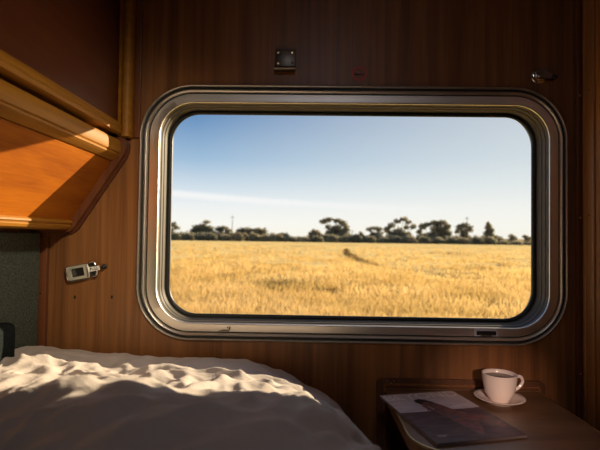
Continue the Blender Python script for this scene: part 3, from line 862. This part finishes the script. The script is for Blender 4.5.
# ------------------------------------------------------------------ outside
GZ = EYE-2.5
rng = np.random.default_rng(3)
bm = bmesh.new()
vs_ = [bm.verts.new(p) for p in ((-900, -60, GZ), (900, -60, GZ), (900, 1500, GZ), (-900, 1500, GZ))]
bm.faces.new(vs_); 
g_ = obj('ground', bm, M['field'], origin=(0, 0, GZ)); g_['kind'] = 'structure'
# low far rise
bm = bmesh.new()
N1 = 90; rows = []
for j in range(9):
    t = j/8; y = 620+t*260
    rows.append([bm.verts.new((-700+1500*i/N1, y, GZ-.5 + sin(pi*.5*min(1, t*1.4))*(4.2+1.8*sin(i*.13+.5)+1.0*sin(i*.31)))) for i in range(N1+1)])
for a, b_ in zip(rows, rows[1:]):
    for i in range(N1): bm.faces.new((a[i], a[i+1], b_[i+1], b_[i]))
h = obj('distant_hill', bm, M['hill'], smooth=180, origin=(0, 700, GZ)); h['kind'] = 'structure'

def tufts(name, mat, pos, hmin, hmax, wid, nb):
    n = len(pos)
    V_ = []; F = []
    base = np.repeat(pos, nb, axis=0)
    N = len(base)
    off = rng.normal(0, wid, (N, 2))
    hgt = rng.uniform(hmin, hmax, N) * np.repeat(rng.uniform(.6, 1.25, n), nb)
    lean = rng.normal(0, .5, (N, 2)) * hgt[:, None]
    a = rng.uniform(0, 2*pi, N); bw = .012+.02*rng.random(N) + base[:, 1]*.00045
    v = np.zeros((N, 3, 3))
    bx, by = base[:, 0]+off[:, 0], base[:, 1]+off[:, 1]
    v[:, 0] = np.c_[bx-np.cos(a)*bw, by-np.sin(a)*bw, np.full(N, GZ-.02)]
    v[:, 1] = np.c_[bx+np.cos(a)*bw, by+np.sin(a)*bw, np.full(N, GZ-.02)]
    v[:, 2] = np.c_[bx+lean[:, 0], by+lean[:, 1], GZ+hgt]
    me = bpy.data.meshes.new(name)
    me.vertices.add(N*3); me.vertices.foreach_set('co', v.reshape(-1).astype(np.float32))
    me.loops.add(N*3); me.loops.foreach_set('vertex_index', np.arange(N*3, dtype=np.int32))
    me.polygons.add(N); me.polygons.foreach_set('loop_start', np.arange(0, N*3, 3, dtype=np.int32))
    me.update(calc_edges=True); me.materials.append(mat)
    o = bpy.data.objects.new(name, me); C.objects.link(o); return o
def scatter(n, d0, d1):
    q = rng.random(n); d = 1/(1/d0 + q*(1/d1-1/d0))
    return np.c_[d*rng.uniform(-.75, .85, n), d]
P = scatter(64000, 6, 150)
dens = np.array([noise.noise(Vector((p[0]*.16, p[1]*.10, 0))) + .5*noise.noise(Vector((p[0]*.5, p[1]*.35, 4))) for p in P])
keep = rng.random(len(P)) < np.clip(.62+1.2*dens, .10, 1)
tag(tufts('dry_grass', M['grass'], P[keep], .14, .40, .20, 9), 'dry golden grass covering the paddock outside the window', 'grass', kind='stuff')
P = scatter(1500, 13, 110)
dens = np.array([noise.noise(Vector((p[0]*.12+7, p[1]*.10, 9))) for p in P])
P = P[dens > .12]
dk = np.c_[rng.normal(-1.2, .7, 150), rng.normal(24.5, 1.3, 150)]
tag(tufts('low_brown_scrub', M['grass_dark'], np.r_[P, dk], .10, .28, .30, 14), 'dull brown weeds in low patches among the golden grass', 'weeds', kind='stuff')
# rutted track: a shallow dark furrow crossing the grass
tr_ = []
for i in range(220):
    t = rng.random()
    y = 101 - 58*t; x = 8.4 - 2.5*t - 1.0*sin(pi*t)
    tr_.append((x+rng.normal(0, .22), y+rng.normal(0, .9)))
tag(tufts('track_weeds', M['grass_dark'], np.array(tr_), .2, .4, .15, 9), 'dark line of weeds along a rut running through the golden field', 'weeds', kind='stuff')

# trees --------------------------------------------------------------
def px_at(px, d):                                    # sideways position of a bearing at distance d
    return (px-308)/467*d
def tree(name, label, cat, px, d, hpx, blobs, mat='leaf', trunk=True, group=None, dens=1.0, leaf=.55):
    """blobs: (dx, dz, rx, rz) in units of image-like pixels converted to metres at distance d"""
    s = d/467; X = px_at(px, d)
    root = empty(name, (X, d, GZ), label, cat, group)
    gz = GZ
    pts = []
    for (dx, z, rx, rz) in blobs:
        rx *= 1.06; rz *= 1.06
        n = int(170*dens*max(.35, rx*rz/9))
        for k in range(n):
            while True:
                q = rng.uniform(-1, 1, 3)
                if q @ q < 1: break
            q = q*(.55+.45*rng.random()) if rng.random() < .3 else q
            pts.append((dx*s+q[0]*rx*s, q[1]*rx*s*.9, z*s+q[2]*rz*s))
    P = np.array(pts); N = len(P)
    P[:, 2] = np.maximum(P[:, 2], .25)
    v = P[:, None, :] + rng.normal(0, leaf, (N, 3, 3))
    v[:, :, 2] = np.maximum(v[:, :, 2], .02)
    me = bpy.data.meshes.new('crown')
    me.vertices.add(N*3); me.vertices.foreach_set('co', v.reshape(-1).astype(np.float32))
    me.loops.add(N*3); me.loops.foreach_set('vertex_index', np.arange(N*3, dtype=np.int32))
    me.polygons.add(N); me.polygons.foreach_set('loop_start', np.arange(0, N*3, 3, dtype=np.int32))
    me.update(calc_edges=True); me.materials.append(M[mat])
    o = bpy.data.objects.new('crown', me); C.objects.link(o); o.parent = root
    if trunk:
        bm = bmesh.new()
        fork = min(b[1] for b in blobs)*s*.45
        tube(bm, [(0, 0, 0), (.15, 0, fork*.5), (0, 0, fork)], [.5, .4, .33], 8)
        for (dx, z, rx, rz) in blobs:
            e = Vector((dx*s, 0, z*s)); m_ = Vector((dx*s*.45, 0, fork+(e.z-fork)*.45))
            tube(bm, [(0, 0, fork*.92), m_, e], [.3, .2, .08], 6)
        me = bpy.data.meshes.new('trunk'); bm.to_mesh(me); bm.free(); me.materials.append(M['bark'])
        o = bpy.data.objects.new('trunk', me); C.objects.link(o); o.parent = root
    return root
D = 300
TG = 'trees along the far edge of the paddock'
T = 'tree'
tree('gum_tree', 'gum tree half cut off by the left window frame', T, 173, D, 18, [(-1, 15, 4, 2.4), (3, 12, 3, 1.8), (-3, 9, 3, 2), (0, 4, 4, 3)], group=TG)
tree('gum_tree', 'broad rounded gum tree, widest of the trees near the left window edge', T, 202, D, 19,
     [(-6, 11, 5, 4), (0, 13, 6, 3.5), (6, 11, 5, 3.5), (-9, 7, 4, 4), (0, 6, 8, 5), (9, 6, 5, 4), (4, 18.3, 4, 1.5)], group=TG)
tree('gum_tree', 'small round-topped gum tree with gaps, just left of the left pole', T, 222, D, 15,
     [(-3, 11, 4, 3), (2, 12.5, 4, 2), (6, 9, 3.4, 3), (-1, 5, 7, 4), (6, 4, 4, 3.4)], mat='leaf', group=TG)
tree('gum_tree', 'low broad gum tree just right of the left pole', T, 245, D, 13,
     [(-4, 9, 5, 3.5), (2, 10.5, 6, 3), (-7, 5, 4, 3.5), (2, 5, 8, 4)], group=TG)
tree('gum_tree', 'low dense gum tree right of the broad one beside the left pole', T, 259, D, 12.5,
     [(-2, 9, 5, 3.8), (4, 9.5, 4.4, 3), (-3, 4, 6, 4), (4, 4, 4, 3.6)], group=TG)
tree('small_tree', 'small dark tree alone in the low scrub left of the tallest spreading tree', T, 281, D, 8,
     [(0, 6, 3, 2.2), (3, 4, 4, 2.5), (-3, 3.5, 4, 2.2)], mat='leaf', group=TG)
tree('gum_tree', 'rounded low gum tree touching the tall flat-crowned tree on its left', T, 315, D, 13,
     [(0, 9, 4.6, 3), (-4, 6.5, 3.5, 3), (4, 5.5, 4, 3.5), (0, 3.5, 7, 3.2)], mat='leaf_green', group=TG)
tree('gum_tree', 'tall spreading gum tree with a flat open crown, near the centre of the window', T, 334, D, 24,
     [(-11, 20.5, 4.6, 2), (-5, 22.3, 4.4, 1.8), (3, 21.3, 5, 2), (9, 18.5, 4, 2.6), (12, 13, 3, 4), (2, 13.5, 5.5, 3.6), (-6, 15, 2.6, 2.4), (8, 9, 6, 4.5), (-3, 8, 6, 4.5), (3, 4, 11, 3.5)], group=TG)
tree('small_tree', 'small pointed tree between the tall flat-crowned tree and the next gum', T, 361, D, 11,
     [(0, 8.5, 1.8, 2.4), (0, 5.5, 3.2, 3), (3, 3.5, 4.5, 2.8), (-3, 3, 4, 2.6)], group=TG)
tree('gum_tree', 'thin umbrella-topped gum tree left of the leaning open-crowned one', T, 374, D, 16,
     [(-5, 13, 3.2, 1.6), (0, 14.6, 4.5, 1.6), (5, 13.4, 3.4, 1.7), (-2, 9, 2.2, 2.2), (4, 8.5, 4, 3), (0, 4.5, 8, 3.6)], dens=.8, group=TG)
tree('gum_tree', 'tall gum tree with an arching open crown showing sky, right of the umbrella-topped one', T, 399, D, 25,
     [(-12, 13, 3.6, 3.4), (-8, 17.5, 3.8, 2.4), (-2, 21.3, 4.2, 2.1), (4, 23.6, 4.4, 1.8), (9, 20.6, 3.6, 2), (13.5, 16.4, 3, 2.2), (7, 15.5, 2.6, 2), (-1, 11.5, 5, 3.6), (-8, 8, 5, 4), (6, 7, 7, 4), (0, 4, 14, 3.6)], dens=.85, group=TG)
tree('gum_tree', 'wide double-domed gum tree left of the right-hand pole', T, 434, D, 22,
     [(-12, 16.5, 4, 3), (-15, 11.5, 3, 2.4), (-7, 18.7, 4, 2), (0, 20, 5, 2.6), (7, 20.3, 5, 2.6), (12, 16.5, 4, 3), (3, 14, 7, 4), (10, 10, 7, 4.5), (-3, 7, 8, 4), (-12, 6, 5, 4), (0, 4, 16, 3.4)], group=TG)
tree('gum_tree', 'upright mop-headed gum tree standing behind the pale shed, beside the right pole', T, 463, D, 20,
     [(-4, 16.5, 4, 3), (1, 18.2, 4.6, 2.6), (5.5, 15, 3.4, 3), (-7, 12, 2, 1.8), (0, 11, 4, 4), (1, 6, 5.5, 4), (0, 3.5, 8, 3)], group=TG)
tree('pine_tree', 'pointed narrow conifer right of the pale shed', T, 487, D, 22,
     [(-.5, 20.5, 1.2, 2.2), (0, 17, 2.6, 3), (2, 13.5, 3.8, 3.4), (0, 10, 4.6, 4), (1, 6, 5.6, 3.6), (8, 5, 3.6, 3.4)], group=TG, dens=1.2)
tree('small_tree', 'first low tree right of the conifer, small and round', T, 498, D, 9, [(0, 5.5, 3, 2.2), (-3, 3, 3, 2)], group=TG)
tree('small_tree', 'low flat-topped tree midway between the conifer and the right window edge', T, 510, D, 11,
     [(0, 8.3, 2.6, 1.6), (2, 5.8, 3.4, 2), (-2, 3.4, 4, 1.8)], group=TG)
tree('small_tree', 'low tree nearest the right window edge', T, 524, D, 11,
     [(-1, 8, 2, 1.6), (3, 6.4, 4, 1.6), (1, 3.4, 4, 1.8)], group=TG)

# continuous low scrub, shrub by shrub
sh_i = 0
for px in np.arange(126.4, 572, 6.6):
    hh = rng.uniform(6.0, 8.5); sh_i += 1
    if 290 < px < 308: hh = 5
    if px > 496: hh = 3.2
    tree('shrub', 'low dark shrub in the scrub line under the trees across the field', 'shrub', px+rng.uniform(-1.5, 1.5), D-30+11*(sh_i % 2), hh,
         [(0, hh*.45, 4.6, hh*.55), (3, hh*.35, 3.6, hh*.45)], trunk=False, group='shrubs along the far edge of the paddock', dens=1.1, mat='leaf' if rng.random() < .75 else 'leaf_green')

def pole(px, d, h, label, arm=True):
    s = d/467; X = px_at(px, d)
    r_ = empty('utility_pole', (X, d, GZ), label, 'pole')
    bm = tube(bmesh.new(), [(X, d, GZ), (X, d, GZ+h*s)], [.26, .18], 8); obj('post', bm, M['post_wood'], r_)
    if arm:
        obj('crossarm', box(X-1.5, X+1.5, d-.1, d+.1, GZ+h*s-1.6, GZ+h*s-1.3), M['post_wood'], r_)
pole(232, 330, 25, 'tall thin utility pole with a short crossarm, left part of the view')
pole(466, 330, 27, 'utility pole with a crossarm rising above the mop-headed gum tree')
pole(352, 330, 12.5, 'short distant utility pole beside the tall flat-crowned tree')

X = px_at(477.5, 285)
sd = empty('shed', (X, 285, GZ), 'small pale blue farm shed between the mop-headed gum and the conifer', 'shed')
obj('walls', box(X-2.4, X+2.4, 283, 287, GZ, GZ+2.6), M['shed'], sd)
bm = bmesh.new(); extrude_y(bm, [(X-2.8, GZ+2.6), (X+2.8, GZ+2.6), (X, GZ+4.0)], 282.7, 287.3); obj('roof', bm, M['shed_roof'], sd)
obj('door', box(X-.7, X+.7, 282.9, 283.0, GZ, GZ+2.0), M['shed_roof'], sd)
